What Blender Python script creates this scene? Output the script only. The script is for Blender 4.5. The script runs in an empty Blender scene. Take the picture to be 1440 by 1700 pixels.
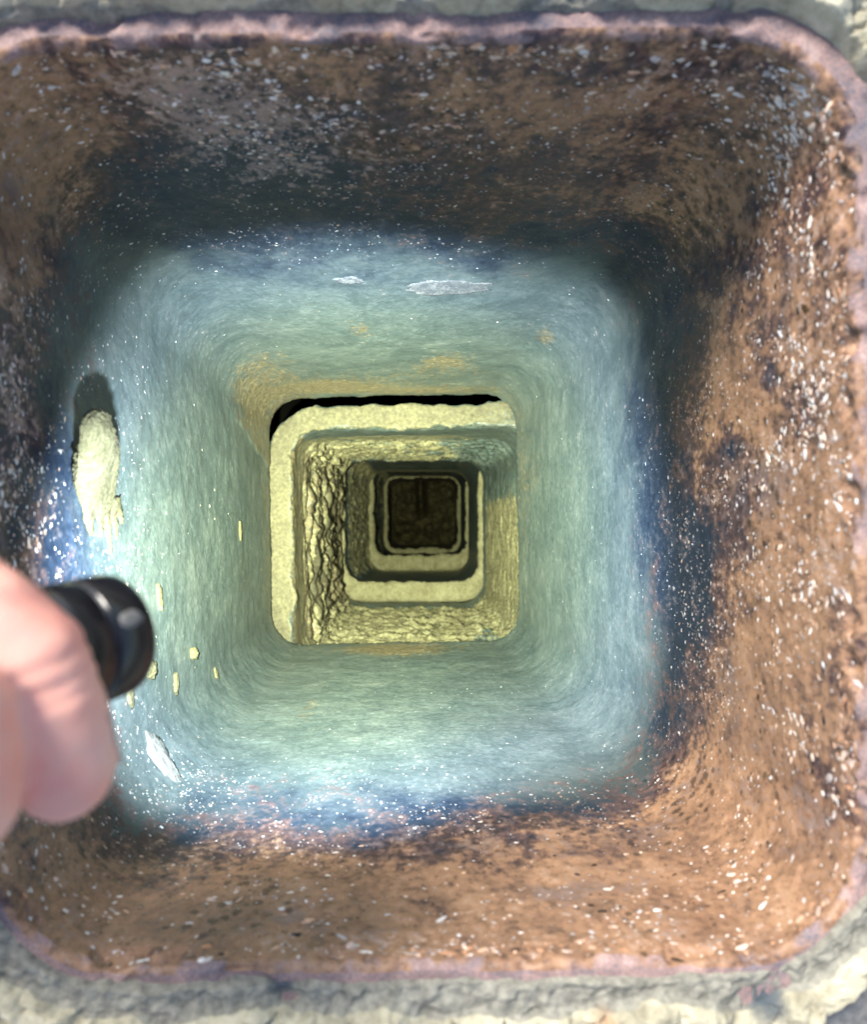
import bpy, bmesh, math, random
import numpy as np
from mathutils import Vector, Matrix, noise as mnoise

R = math.radians
scene = bpy.context.scene
COL = scene.collection
random.seed(7)
RNG = np.random.default_rng(11)

# ------------------------------------------------------------------ camera
# the phone is held about 23 cm above the rim (z = 0), looking straight down the flue
CAM_Z, FOC = 0.235, 1200.0
cam = bpy.data.cameras.new('camera')
cam.sensor_fit = 'HORIZONTAL'; cam.sensor_width = 36.0; cam.lens = 36.0 * FOC / 1440.0
cam.clip_start = 0.005; cam.clip_end = 60
cam.dof.use_dof = True; cam.dof.focus_distance = 0.52; cam.dof.aperture_fstop = 12.0
camo = bpy.data.objects.new('camera', cam); COL.objects.link(camo)
camo.location = (0, 0, CAM_Z); camo.rotation_euler = (0, 0, 0)
scene.camera = camo

# ------------------------------------------------------------------ light
SUN_EL, SUN_AZ = R(43), R(-32)          # azimuth measured from +Y towards +X
world = bpy.data.worlds.new('World'); scene.world = world; world.use_nodes = True
wn = world.node_tree.nodes
sky = wn.new('ShaderNodeTexSky'); sky.sky_type = 'NISHITA'; sky.sun_disc = False
sky.sun_elevation = SUN_EL; sky.sun_rotation = SUN_AZ
wn['Background'].inputs['Strength'].default_value = 0.105
world.node_tree.links.new(sky.outputs[0], wn['Background'].inputs['Color'])
sun = bpy.data.lights.new('sun', 'SUN'); sun.energy = 3.2; sun.angle = R(20); sun.color = (1, 0.93, 0.84)
suno = bpy.data.objects.new('sun', sun); COL.objects.link(suno)
sd = Vector((math.sin(SUN_AZ) * math.cos(SUN_EL), math.cos(SUN_AZ) * math.cos(SUN_EL), math.sin(SUN_EL)))
suno.rotation_euler = sd.to_track_quat('Z', 'Y').to_euler(); suno.location = sd * 3
vs = scene.view_settings
vs.view_transform = 'Standard'; vs.look = 'None'; vs.gamma = 1.0; vs.exposure = 1.12
vs.use_curve_mapping = False
scene.cycles.use_denoising = True
scene.cycles.max_bounces = 6; scene.cycles.diffuse_bounces = 4; scene.cycles.glossy_bounces = 2
scene.cycles.use_adaptive_sampling = True; scene.cycles.adaptive_threshold = 0.02
LAMP_SPILL, LAMP_MID, LAMP_CORE = 17.0, 34.0, 26.0     # flashlight beam (built in the flashlight below)

# ------------------------------------------------------------------ helpers
def at(px, py, d):
    """a measured point of the photograph at depth d under the lens, as a place in the scene"""
    return Vector(((px - 720) / FOC * d, -(py - 850) / FOC * d, CAM_Z - d))

def tag(o, label=None, cat=None, group=None, kind=None):
    if label: o['label'] = label
    if cat: o['category'] = cat
    if group: o['group'] = group
    if kind: o['kind'] = kind
    return o

def empty(name, loc=(0, 0, 0)):
    o = bpy.data.objects.new(name, None); COL.objects.link(o); o.location = loc
    o.empty_display_size = 0.02
    return o

def mesh_obj(name, V, Fc, mat, parent=None, smooth=True, attrs=None):
    me = bpy.data.meshes.new(name)
    V = np.asarray(V, dtype=np.float32)
    if isinstance(Fc, np.ndarray):
        n, k = Fc.shape
        me.vertices.add(len(V)); me.vertices.foreach_set('co', V.ravel())
        me.loops.add(n * k); me.loops.foreach_set('vertex_index', Fc.ravel().astype(np.int32))
        me.polygons.add(n)
        me.polygons.foreach_set('loop_start', np.arange(0, n * k, k, dtype=np.int32))
        me.polygons.foreach_set('loop_total', np.full(n, k, dtype=np.int32))
        me.update(calc_edges=True)
    else:
        me.from_pydata([tuple(map(float, v)) for v in V], [], Fc)
    if smooth:
        me.polygons.foreach_set('use_smooth', np.ones(len(me.polygons), dtype=bool))
    if attrs:
        for an, data in attrs.items():
            a = me.color_attributes.new(an, 'FLOAT_COLOR', 'POINT')
            a.data.foreach_set('color', np.asarray(data, dtype=np.float32).ravel())
    me.validate()
    if mat: me.materials.append(mat)
    o = bpy.data.objects.new(name, me); COL.objects.link(o)
    if parent:
        o.parent = parent
        o.matrix_parent_inverse = Matrix.Translation(-Vector(parent.location))
    return o

# --- numpy gradient noise
_P = np.random.default_rng(3).permutation(256); _P = np.concatenate([_P, _P, _P])
_G = np.random.default_rng(4).normal(size=(256, 3)); _G /= np.linalg.norm(_G, axis=1)[:, None]
def gn(p):
    p = np.asarray(p, dtype=np.float64); i = np.floor(p).astype(int); f = p - i; i &= 255
    u = f * f * f * (f * (f * 6 - 15) + 10)
    r = 0
    for dx in (0, 1):
        wx = u[:, 0] if dx else 1 - u[:, 0]
        for dy in (0, 1):
            wy = u[:, 1] if dy else 1 - u[:, 1]
            for dz in (0, 1):
                wz = u[:, 2] if dz else 1 - u[:, 2]
                h = _P[_P[_P[(i[:, 0] + dx) & 255] + ((i[:, 1] + dy) & 255)] + ((i[:, 2] + dz) & 255)]
                g = _G[h]
                r = r + wx * wy * wz * (g[:, 0] * (f[:, 0] - dx) + g[:, 1] * (f[:, 1] - dy) + g[:, 2] * (f[:, 2] - dz))
    return r * 1.6
def fbm(p, scale, oct=4, seed=0.0, gain=0.5):
    p = np.asarray(p) * scale + seed * 17.31; a = 1.0; t = 0; n = 0
    for k in range(oct):
        t = t + a * gn(p); n += a; p = p * 2.03 + 5.7; a *= gain
    return t / n
def sst(a, b, x):
    t = np.clip((x - a) / (b - a), 0, 1); return t * t * (3 - 2 * t)
def blob(P, c, rt, rz):
    d2 = ((P[:, 0] - c[0]) ** 2 + (P[:, 1] - c[1]) ** 2) / rt ** 2 + (P[:, 2] - c[2]) ** 2 / rz ** 2
    return np.exp(-d2)

# --- node helpers
class NT:
    def __init__(s, name):
        s.m = bpy.data.materials.new(name); s.m.use_nodes = True
        s.t = s.m.node_tree; s.n = s.t.nodes; s.b = s.n['Principled BSDF']
        s.co = s.n.new('ShaderNodeNewGeometry').outputs['Position']
    def link(s, a, b): s.t.links.new(a, b)
    def set(s, k, v):
        if hasattr(v, 'is_output'): s.link(v, s.b.inputs[k])
        else: s.b.inputs[k].default_value = v
    def noise(s, scale, detail=4, rough=0.55, dist=0.0, stretch=None):
        n = s.n.new('ShaderNodeTexNoise'); n.inputs['Scale'].default_value = scale
        n.inputs['Detail'].default_value = detail; n.inputs['Roughness'].default_value = rough
        n.inputs['Distortion'].default_value = dist
        src = s.co
        if stretch:
            m = s.n.new('ShaderNodeVectorMath'); m.operation = 'MULTIPLY'; s.link(s.co, m.inputs[0]); m.inputs[1].default_value = stretch
            src = m.outputs[0]
        s.link(src, n.inputs['Vector']); return n.outputs['Fac']
    def voro(s, scale, feature='F1', rand=1.0):
        n = s.n.new('ShaderNodeTexVoronoi'); n.feature = feature; n.inputs['Scale'].default_value = scale
        n.inputs['Randomness'].default_value = rand
        s.link(s.co, n.inputs['Vector']); return n.outputs['Distance']
    def math(s, op, a, b=0.0, clamp=False):
        n = s.n.new('ShaderNodeMath'); n.operation = op; n.use_clamp = clamp
        for i, v in enumerate((a, b)):
            if hasattr(v, 'is_output'): s.link(v, n.inputs[i])
            else: n.inputs[i].default_value = v
        return n.outputs[0]
    def remap(s, x, a, b, c=0.0, d=1.0):
        n = s.n.new('ShaderNodeMapRange'); n.interpolation_type = 'SMOOTHSTEP'
        s.link(x, n.inputs[0])
        for i, v in enumerate((a, b, c, d)): n.inputs[i + 1].default_value = v
        return n.outputs[0]
    def ramp(s, x, stops):
        n = s.n.new('ShaderNodeValToRGB'); e = n.color_ramp.elements
        while len(e) < len(stops): e.new(0.5)
        for k, (p, c) in enumerate(stops):
            e[k].position = p; e[k].color = (*c, 1)
        s.link(x, n.inputs[0]); return n.outputs[0]
    def mix(s, f, a, b):
        n = s.n.new('ShaderNodeMix'); n.data_type = 'RGBA'
        for k, v in ((0, f), (6, a), (7, b)):
            if hasattr(v, 'is_output'): s.link(v, n.inputs[k])
            else: n.inputs[k].default_value = v if k == 0 else (*v, 1)
        return n.outputs[2]
    def attr(s, name):
        n = s.n.new('ShaderNodeAttribute'); n.attribute_name = name; return n
    def attrs(s, name):
        n = s.attr(name); p = s.n.new('ShaderNodeSeparateColor'); s.link(n.outputs['Color'], p.inputs[0])
        return p.outputs[0], p.outputs[1], p.outputs[2], n.outputs['Alpha']
    def bump(s, h, strength, dist, prev=None):
        n = s.n.new('ShaderNodeBump'); n.inputs['Strength'].default_value = strength; n.inputs['Distance'].default_value = dist
        s.link(h, n.inputs['Height'])
        if prev is not None: s.link(prev, n.inputs['Normal'])
        return n.outputs[0]

# ------------------------------------------------------------------ materials
def mat_clay(name='glazed_clay'):
    """salt-glazed flue tile: slate glaze painted navy where unlit and paler in the beam, rust-brown weathering (mask r), cream crust (g), ochre stain (b), bare pink clay (a)"""
    m = NT(name)
    rust, crust, ochre, pink = m.attrs('mask')
    n1 = m.noise(46, 4, 0.66, 0.3); n2 = m.noise(250, 3, 0.68); n3 = m.noise(900, 2, 0.6); n4 = m.noise(14, 1, 0.5)
    streak = m.noise(130, 4, 0.75, 0.5, (1, 1, 0.6))
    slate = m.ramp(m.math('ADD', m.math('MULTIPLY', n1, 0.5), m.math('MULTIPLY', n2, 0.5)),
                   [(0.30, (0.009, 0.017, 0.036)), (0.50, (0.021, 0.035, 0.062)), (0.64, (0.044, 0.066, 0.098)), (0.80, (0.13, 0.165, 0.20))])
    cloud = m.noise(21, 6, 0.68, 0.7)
    lit_slate = m.ramp(m.math('ADD', m.math('MULTIPLY', cloud, 0.48), m.math('ADD', m.math('MULTIPLY', n1, 0.27), m.math('MULTIPLY', n2, 0.25))),
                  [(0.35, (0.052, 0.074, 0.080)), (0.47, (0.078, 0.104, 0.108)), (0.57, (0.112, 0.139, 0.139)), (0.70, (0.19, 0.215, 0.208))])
    dirt_dim, wash, lower, _ = m.attrs('dirt_dim')
    slate = m.mix(m.remap(m.math('ADD', lower, m.math('MULTIPLY', m.math('SUBTRACT', n1, 0.5), 0.7)), 0.1, 0.9), slate, lit_slate)  # lit and unlit look put into the colour: navy slate above, paler below
    brown = m.ramp(m.math('ADD', m.math('MULTIPLY', n1, 0.55), m.math('MULTIPLY', n2, 0.45)),
                   [(0.30, (0.12, 0.068, 0.048)), (0.43, (0.24, 0.138, 0.085)), (0.55, (0.36, 0.207, 0.120)), (0.72, (0.48, 0.31, 0.20))])
    # dull umber between the two
    umber = m.ramp(n2, [(0.30, (0.048, 0.030, 0.034)), (0.52, (0.094, 0.057, 0.057)), (0.72, (0.165, 0.108, 0.098))])
    br = m.math('ADD', m.math('ADD', rust, m.math('MULTIPLY', m.math('SUBTRACT', n1, 0.5), 1.35)),
                m.math('MULTIPLY', m.math('SUBTRACT', n2, 0.5), 0.9))
    c = m.mix(m.remap(br, 0.40, 0.80), umber, brown)
    isl = m.math('ADD', m.noise(24, 4, 0.7, 0.6), m.math('MULTIPLY', m.math('SUBTRACT', n2, 0.5), 0.5))
    c = m.mix(m.remap(isl, 0.56, 0.70, 0, 0.5), c, m.mix(n2, (0.075, 0.068, 0.082), (0.16, 0.145, 0.165)))
    grain = m.remap(m.math('ADD', n3, m.math('MULTIPLY', m.math('SUBTRACT', n2, 0.5), 0.8)), 0.44, 0.30, 0, 0.4)
    c = m.mix(grain, c, (0.045, 0.032, 0.028))
    c = m.mix(m.remap(br, 0.08, 0.42), slate, c)
    # iron pits: dark round spots in the rusty part
    v = m.voro(150)
    pit = m.math('MULTIPLY', m.remap(m.math('ADD', m.math('ADD', v, m.math('MULTIPLY', m.math('SUBTRACT', n2, 0.5), 0.5)), m.math('MULTIPLY', m.math('SUBTRACT', n4, 0.5), -1.0)), 0.06, 0.18, 1, 0), m.remap(rust, 0.1, 0.4), True)
    c = m.mix(m.math('MULTIPLY', pit, 0.6), c, (0.018, 0.013, 0.012))
    wsh = m.remap(m.math('ADD', wash, m.math('ADD', m.math('MULTIPLY', m.math('SUBTRACT', n2, 0.5), 2.6), m.math('MULTIPLY', m.math('SUBTRACT', n1, 0.5), 1.6))), 0.50, 0.95, 0, 0.55)
    c = m.mix(wsh, c, m.mix(n1, (0.34, 0.25, 0.23), (0.58, 0.45, 0.40)))
    # greyish scum on the glaze
    scum = m.math('MULTIPLY', m.remap(m.math('MULTIPLY', streak, m.math('ADD', n2, 0.5)), 0.54, 0.90), 0.20)
    c = m.mix(scum, c, (0.34, 0.36, 0.37))
    oc = m.remap(m.math('ADD', ochre, m.math('MULTIPLY', m.math('SUBTRACT', streak, 0.5), 1.1)), 0.22, 0.62, 0, 0.85)
    c = m.mix(oc, c, m.ramp(n2, [(0.3, (0.09, 0.07, 0.04)), (0.55, (0.22, 0.17, 0.10)), (0.75, (0.42, 0.36, 0.24))]))
    cr = m.math('ADD', crust, m.math('MULTIPLY', m.math('SUBTRACT', n2, 0.5), 0.9))
    cr = m.remap(m.math('ADD', cr, m.math('MULTIPLY', m.math('SUBTRACT', n1, 0.5), 0.8)), 0.36, 0.60)
    c = m.mix(cr, c, m.ramp(n2, [(0.27, (0.05, 0.042, 0.025)), (0.42, (0.15, 0.135, 0.078)), (0.58, (0.26, 0.24, 0.155)), (0.75, (0.38, 0.355, 0.26))]))
    pk = m.remap(m.math('ADD', pink, m.math('MULTIPLY', m.math('SUBTRACT', n2, 0.5), 0.5)), 0.35, 0.6)
    pcol = m.ramp(m.math('ADD', m.math('MULTIPLY', n1, 0.6), m.math('MULTIPLY', n3, 0.4)),
                  [(0.34, (0.12, 0.12, 0.145)), (0.44, (0.21, 0.165, 0.17)), (0.54, (0.33, 0.22, 0.20)), (0.68, (0.48, 0.37, 0.34))])
    c = m.mix(pk, c, pcol)
    c = m.mix(m.math('MULTIPLY', dirt_dim, m.remap(n1, 0.3, 0.7, 0.75, 1.0)), c, (0.042, 0.036, 0.026))  # soot, and top faces darkened to hold back the beam's glare
    m.set('Base Color', c)
    m.set('Roughness', m.math('ADD', m.remap(n2, 0.3, 0.7, 0.38, 0.62), m.math('MULTIPLY', m.math('ADD', cr, pk, True), 0.3), True))
    m.set('Specular IOR Level', 0.45)
    hh = m.math('ADD', m.math('MULTIPLY', n1, 0.0007), m.math('MULTIPLY', n2, 0.0004))
    hh = m.math('ADD', hh, m.math('MULTIPLY', n3, 0.00016))
    m.set('Normal', m.bump(hh, 0.8, 1.0))
    return m.m

def mat_mortar(name, lo, mid, hi, attr=False, scale=1.0):
    m = NT(name)
    n1 = m.noise(45 * scale, 5, 0.6, 0.3); n2 = m.noise(260 * scale, 4, 0.65); n3 = m.noise(900 * scale, 2, 0.6)
    c = m.ramp(m.math('ADD', m.math('MULTIPLY', n1, 0.5), m.math('MULTIPLY', n2, 0.5)), [(0.32, lo), (0.5, mid), (0.68, hi)])
    if attr:
        grey, stain, dark, _ = m.attrs('mask')
        g = m.ramp(n2, [(0.3, (0.14, 0.14, 0.12)), (0.7, (0.36, 0.35, 0.29))])
        c = m.mix(m.remap(m.math('ADD', grey, m.math('MULTIPLY', m.math('SUBTRACT', n2, 0.5), 0.9)), 0.3, 0.7), c, g)
        c = m.mix(m.remap(m.math('ADD', stain, m.math('MULTIPLY', m.math('SUBTRACT', n1, 0.5), 0.8)), 0.4, 0.8, 0, 0.7), c, (0.45, 0.25, 0.13))
        c = m.mix(m.remap(m.math('ADD', dark, m.math('MULTIPLY', m.math('SUBTRACT', n1, 0.5), 0.8)), 0.4, 0.75, 0, 0.9), c, (0.055, 0.075, 0.095))
    m.set('Base Color', c); m.set('Roughness', 0.92); m.set('Specular IOR Level', 0.2)
    hh = m.math('ADD', m.math('MULTIPLY', n1, 0.002 / scale), m.math('MULTIPLY', n2, 0.0010 / scale))
    m.set('Normal', m.bump(m.math('ADD', hh, m.math('MULTIPLY', n3, 0.00022 / scale)), 0.9, 1.0))
    return m.m

def mat_fleck():
    m = NT('fleck'); a = m.attr('tint'); n = m.noise(900, 3, 0.6)
    c = m.mix(m.remap(n, 0.35, 0.7, 0, 0.35), (1, 1, 1), (0.3, 0.26, 0.24))
    mm = m.n.new('ShaderNodeMix'); mm.data_type = 'RGBA'; mm.blend_type = 'MULTIPLY'; mm.inputs[0].default_value = 1
    m.link(a.outputs['Color'], mm.inputs[6]); m.link(c, mm.inputs[7])
    m.set('Base Color', mm.outputs[2]); m.set('Roughness', 0.75); m.set('Specular IOR Level', 0.3)
    return m.m

def mat_plain(name, col, rough, metal=0.0, spec=0.5, var=0.25, scale=300, bump=0.0):
    m = NT(name); n = m.noise(scale, 4, 0.6)
    m.set('Base Color', m.ramp(n, [(0.3, tuple(x * (1 - var) for x in col)), (0.7, tuple(min(1, x * (1 + var)) for x in col))]))
    m.set('Roughness', m.remap(n, 0.3, 0.7, rough * 0.8, min(1, rough * 1.25))); m.set('Metallic', metal); m.set('Specular IOR Level', spec)
    if bump: m.set('Normal', m.bump(n, bump, 0.001))
    return m.m

def mat_skin():
    m = NT('skin'); n1 = m.noise(55, 3, 0.5); n2 = m.noise(900, 3, 0.6); n3 = m.noise(160, 3, 0.6)
    c = m.ramp(n1, [(0.34, (0.90, 0.39, 0.31)), (0.5, (0.93, 0.47, 0.37)), (0.66, (0.94, 0.54, 0.44))])
    c = m.mix(m.remap(n3, 0.4, 0.75, 0, 0.2), c, (0.82, 0.40, 0.36))
    m.set('Base Color', c); m.set('Roughness', 0.55); m.set('Specular IOR Level', 0.25)
    m.set('Subsurface Weight', 0.3); m.set('Subsurface Scale', 0.004); m.b.inputs['Subsurface Radius'].default_value = (1.0, 0.35, 0.2)
    m.set('Normal', m.bump(m.voro(700), 0.12, 0.0004, m.bump(n2, 0.15, 0.0003)))
    return m.m

CLAY = mat_clay()
MORTAR = mat_mortar('cream_mortar', (0.20, 0.185, 0.135), (0.42, 0.395, 0.29), (0.60, 0.57, 0.44), attr=True)
JOINT = mat_mortar('joint_mortar', (0.12, 0.105, 0.065), (0.24, 0.22, 0.145), (0.36, 0.34, 0.24))
CONC = mat_mortar('grey_concrete', (0.10, 0.10, 0.10), (0.20, 0.20, 0.19), (0.34, 0.33, 0.31))
FLECK = mat_fleck()
SOOT = mat_plain('soot_brick', (0.012, 0.010, 0.009), 0.95, spec=0.1)
ASH = mat_mortar('brown_ash', (0.012, 0.009, 0.005), (0.040, 0.032, 0.017), (0.13, 0.11, 0.06))
BLACK = mat_plain('black_anodised_metal', (0.010, 0.011, 0.014), 0.2, metal=0.0, spec=0.5, var=0.4, scale=120)
STEEL = mat_plain('worn_metal_edge', (0.05, 0.055, 0.065), 0.3, metal=0.6, var=0.3)
SKIN = mat_skin()
NAIL = mat_plain('fingernail', (0.62, 0.42, 0.34), 0.35, spec=0.5, var=0.1)

# ------------------------------------------------------------------ flue tiles
def rrect(s, w, h, r):
    """rounded rectangle, s in [0,1): points and outward normals; starts mid-left going up, clockwise seen from above"""
    hw, hh = w / 2 - r, h / 2 - r
    seg = np.array([hh, math.pi / 2 * r, 2 * hw, math.pi / 2 * r, 2 * hh, math.pi / 2 * r, 2 * hw, math.pi / 2 * r, hh])
    ref = np.array([0.095, 0.075, 0.19, 0.075, 0.19, 0.075, 0.19, 0.075, 0.095]); ref = ref / ref.sum()
    cum = np.concatenate([[0], np.cumsum(ref)])
    k = np.clip(np.searchsorted(cum, s, side='right') - 1, 0, 8); f = (s - cum[k]) / ref[k]
    P = np.zeros((len(s), 2)); N = np.zeros((len(s), 2))
    def line(i, a, b, n):
        q = k == i; P[q] = np.array(a) + f[q, None] * (np.array(b) - np.array(a)); N[q] = n
    def arc(i, c, a0):
        q = k == i; a = a0 - f[q] * math.pi / 2
        N[q] = np.stack([np.cos(a), np.sin(a)], 1); P[q] = np.array(c) + r * N[q]
    line(0, (-w / 2, 0), (-w / 2, hh), (-1, 0)); arc(1, (-hw, hh), math.pi)
    line(2, (-hw, h / 2), (hw, h / 2), (0, 1)); arc(3, (hw, hh), math.pi / 2)
    line(4, (w / 2, hh), (w / 2, -hh), (1, 0)); arc(5, (hw, -hh), 0)
    line(6, (hw, -h / 2), (-hw, -h / 2), (0, -1)); arc(7, (-hw, -hh), -math.pi / 2)
    line(8, (-w / 2, -hh), (-w / 2, 0), (-1, 0))
    return P, N

def ring_at(s, A, B, t):
    c = [a + (b - a) * t for a, b in zip(A, B)]
    P, N = rrect(s, c[2], c[3], c[4]); a = c[5]
    if len(c) > 6: P[:, 0] *= np.where(P[:, 0] < 0, 1 + c[6] * P[:, 1], 1.0)
    ca, sa = math.cos(a), math.sin(a)
    M = np.array([[ca, sa], [-sa, ca]])
    return P @ M + np.array(c[:2]), N @ M

def tile_grid(A, B, z0, z1, NU, NI, th, fil=0.006, dense=1.0):
    """closed tile: returns grids (rows, NU, 3) of points, displacement directions, and (offset, part) per row"""
    s = np.arange(NU) / NU
    rows = []
    H = z0 - z1
    for q in (1.0, 0.5, 0.0): rows.append((th, z0 - fil * 0.5 - (H - fil) * q, 'o', None))
    for q in np.linspace(0, 1, 16): rows.append((th - 0.002 - (th - 0.002 - fil) * q, z0, 't', None))
    for q in np.linspace(0, 1, 9)[1:-1]:
        a = q * math.pi / 2; rows.append((fil - fil * math.sin(a), z0 - fil + fil * math.cos(a), 'f', a))
    for q in np.linspace(0, 1, NI): rows.append((0.0, z0 - fil - (H - fil) * (q ** dense), 'i', None))
    for q in (0.3, 0.6, 1.0): rows.append((th * q, z1, 'b', None))
    P = np.zeros((len(rows), NU, 3)); D = np.zeros_like(P)
    for j, (off, z, part, a) in enumerate(rows):
        t = min(1, max(0, (z0 - z) / H)); p, n = ring_at(s, A, B, t)
        P[j, :, :2] = p + n * off; P[j, :, 2] = z
        if part == 'o': D[j, :, :2] = n
        elif part == 't': D[j, :, 2] = 1
        elif part == 'f': D[j, :, :2] = -n * math.sin(a); D[j, :, 2] = math.cos(a)
        elif part == 'i': D[j, :, :2] = -n
        else: D[j, :, 2] = -1
    return P, D, rows

def grid_faces(nr, nu, close_v=True):
    j, i = np.meshgrid(np.arange(nr if close_v else nr - 1), np.arange(nu), indexing='ij')
    j2 = (j + 1) % nr; i2 = (i + 1) % nu
    return np.stack([j * nu + i, j2 * nu + i, j2 * nu + i2, j * nu + i2], -1).reshape(-1, 4)

T1A = (-0.0075, 0.0035, 0.291, 0.300, 0.041, R(0.8), 0.45); T1B = (-0.0465, -0.0085, 0.287, 0.287, 0.036, R(1.0), 0.0)
Z = [CAM_Z - d for d in (0.235, 0.845, 0.860, 1.470, 1.480, 2.085, 2.095, 2.70, 2.71, 3.34)]

# ---- top tile
tile1 = empty('flue_tile', (T1A[0], T1A[1], Z[1]))
tag(tile1, 'topmost clay flue tile, rust brown at its rim and slate grey below', 'flue tile', 'clay flue tiles stacked down the chimney')
NU1, NI1 = 1000, 440
P, D, rows = tile_grid(T1A, T1B, Z[0], Z[1], NU1, NI1, 0.022, 0.0035, 1.25)
part = np.repeat(np.array([r[2] for r in rows]), NU1)
p = P.reshape(-1, 3); dd = D.reshape(-1, 3)
rimness = np.exp(-((p[:, 2] + 0.004) / 0.006) ** 2) * (part != 'o')
disp = 0.0016 * fbm(p, 9, 2, 1) + 0.0006 * fbm(p, 60, 3, 2)
disp += 0.0010 * fbm(p, 140, 3, 3) * sst(-0.16, 0.0, p[:, 2])
chip = sst(0.12, 0.34, fbm(p, 55, 3, 5)) * rimness
disp -= 0.0030 * chip + 0.0012 * rimness * np.abs(fbm(p, 180, 3, 6))
# the lower edge is worn and a bit ragged
lowedge = sst(Z[1] + 0.012, Z[1], p[:, 2]) * (part == 'i')
disp -= 0.002 * lowedge * (0.5 + fbm(p, 120, 3, 8))
# old mortar smeared over the lower end of the upper left corner, ending in a slanting edge
smear = sst(0.0, 0.004, p[:, 1] - (0.085 + (p[:, 2] + 0.41) * 0.18) + 0.010 * fbm(p, 35, 3, 9)) * sst(-0.37, -0.47, p[:, 2] + 0.02 * fbm(p, 30, 2, 10)) * sst(-0.10, -0.16, p[:, 0]) * (part == 'i')
disp += 0.0012 * smear
p1 = p + dd * disp[:, None]

def rust_field(p):
    z = p[:, 2]
    xm = p[:, 0] + 0.0055 + (-z) * 0.067; ym = p[:, 1] - 0.0035 + (-z) * 0.02
    reach = np.full(len(p), 0.105)
    reach += 0.035 * sst(0.08, 0.145, xm) * sst(0.12, -0.12, ym)       # right wall, lower half
    reach += 0.02 * sst(0.09, 0.15, ym) * sst(0.0, 0.1, xm)            # top right
    reach -= 0.035 * sst(0.09, 0.15, ym) * sst(0.03, -0.05, xm)        # top left
    reach -= 0.02 * sst(-0.08, -0.145, xm)
    reach -= 0.035 * sst(-0.08, -0.14, ym) * sst(0.06, -0.02, xm)      # bottom left
    f = 0.62 * sst(0.75, -0.5, (-z - reach) / 0.12)
    f += 0.30 * sst(-0.09, -0.15, ym) * sst(0.13, 0.05, -z)            # bottom wall is the rustiest
    f += 0.10 * sst(0.09, 0.14, xm) * sst(0.13, 0.05, -z)
    f -= 0.04 * sst(0.10, 0.15, ym)
    for c, rt, rz, a in RUST: f += a * blob(p, c, rt, rz)
    return f
RUST = [((-0.150, 0.115, -0.050), 0.035, 0.030, 0.45), ((-0.125, 0.140, -0.05), 0.03, 0.03, 0.25), ((0.050, 0.154, -0.045), 0.022, 0.016, 0.30),
        ((0.085, 0.151, -0.115), 0.030, 0.022, 0.30), ((0.019, 0.154, -0.035), 0.02, 0.01, 0.2), ((0.132, 0.055, -0.095), 0.035, 0.030, 0.32),
        ((0.134, -0.063, -0.060), 0.040, 0.03, 0.22), ((0.124, -0.137, -0.085), 0.035, 0.04, 0.28), ((0.135, -0.14, -0.045), 0.03, 0.03, 0.2),
        # slate coming through
        ((-0.075, 0.152, -0.080), 0.045, 0.025, -0.35), ((-0.107, 0.153, -0.055), 0.03, 0.016, -0.22), ((-0.028, 0.154, -0.045), 0.03, 0.012, -0.28),
        ((0.130, -0.030, -0.127), 0.045, 0.045, -0.42), ((0.133, 0.03, -0.085), 0.012, 0.012, -0.35), ((0.135, 0.075, -0.060), 0.010, 0.010, -0.4),
        ((0.135, 0.052, -0.052), 0.007, 0.006, -0.6), ((0.131, 0.105, -0.07), 0.02, 0.02, -0.2), ((0.03, 0.154, -0.08), 0.03, 0.02, -0.2),
        ((-0.153, 0.03, -0.06), 0.06, 0.05, -0.3), ((-0.155, -0.02, -0.10), 0.07, 0.05, -0.5), ((0.09, 0.153, -0.02), 0.02, 0.01, -0.2)]
rust = rust_field(p1) + 0.25 * fbm(p1, 16, 3, 12)
ochre = np.zeros(len(p1))
for c, rt, rz, a in [((-0.057, 0.144, -0.332), 0.012, 0.03, 0.45), ((0.011, 0.141, -0.44), 0.03, 0.04, 0.50), ((0.092, 0.144, -0.349), 0.012, 0.03, 0.5),
                     ((-0.118, 0.137, -0.549), 0.06, 0.035, 0.62), ((-0.182, 0.110, -0.50), 0.03, 0.07, 0.62), ((-0.096, -0.15, -0.311), 0.012, 0.05, 0.35),
                     ((-0.137, -0.15, -0.279), 0.02, 0.03, 0.22), ((0.0, 0.137, -0.58), 0.10, 0.03, 0.45), ((-0.04, -0.152, -0.56), 0.05, 0.04, 0.42),
                     ((-0.18, -0.06, -0.45), 0.04, 0.08, 0.25), ((0.10, 0.04, -0.5), 0.03, 0.06, 0.18), ((-0.16, 0.138, -0.42), 0.05, 0.05, 0.35), ((-0.03, 0.138, -0.50), 0.14, 0.05, 0.30), ((-0.185, 0.0, -0.57), 0.14, 0.04, 0.30), ((-0.05, -0.15, -0.57), 0.12, 0.05, 0.30), ((0.097, 0.0, -0.57), 0.14, 0.05, 0.26)]:
    ochre += a * blob(p1, c, rt, rz)
ochre = np.maximum(ochre, 0.48 * smear)
pink = np.where(part == 't', 1.0, 0.0) + np.where(part == 'f', 0.9, 0.0) * (0.4 + fbm(p1, 70, 3, 21)) + np.where(part == 'o', 1, 0)
pink = np.maximum(pink, 0.75 * rimness * (part == 'i') * (0.2 + fbm(p1, 90, 3, 22)))
crust1 = 0.55 * lowedge * sst(-0.1, 0.2, fbm(p1, 40, 2, 23))
mask = np.stack([rust, crust1, ochre, pink], 1)
wash = 0.10 * fbm(p1, 20, 2, 24)
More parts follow.
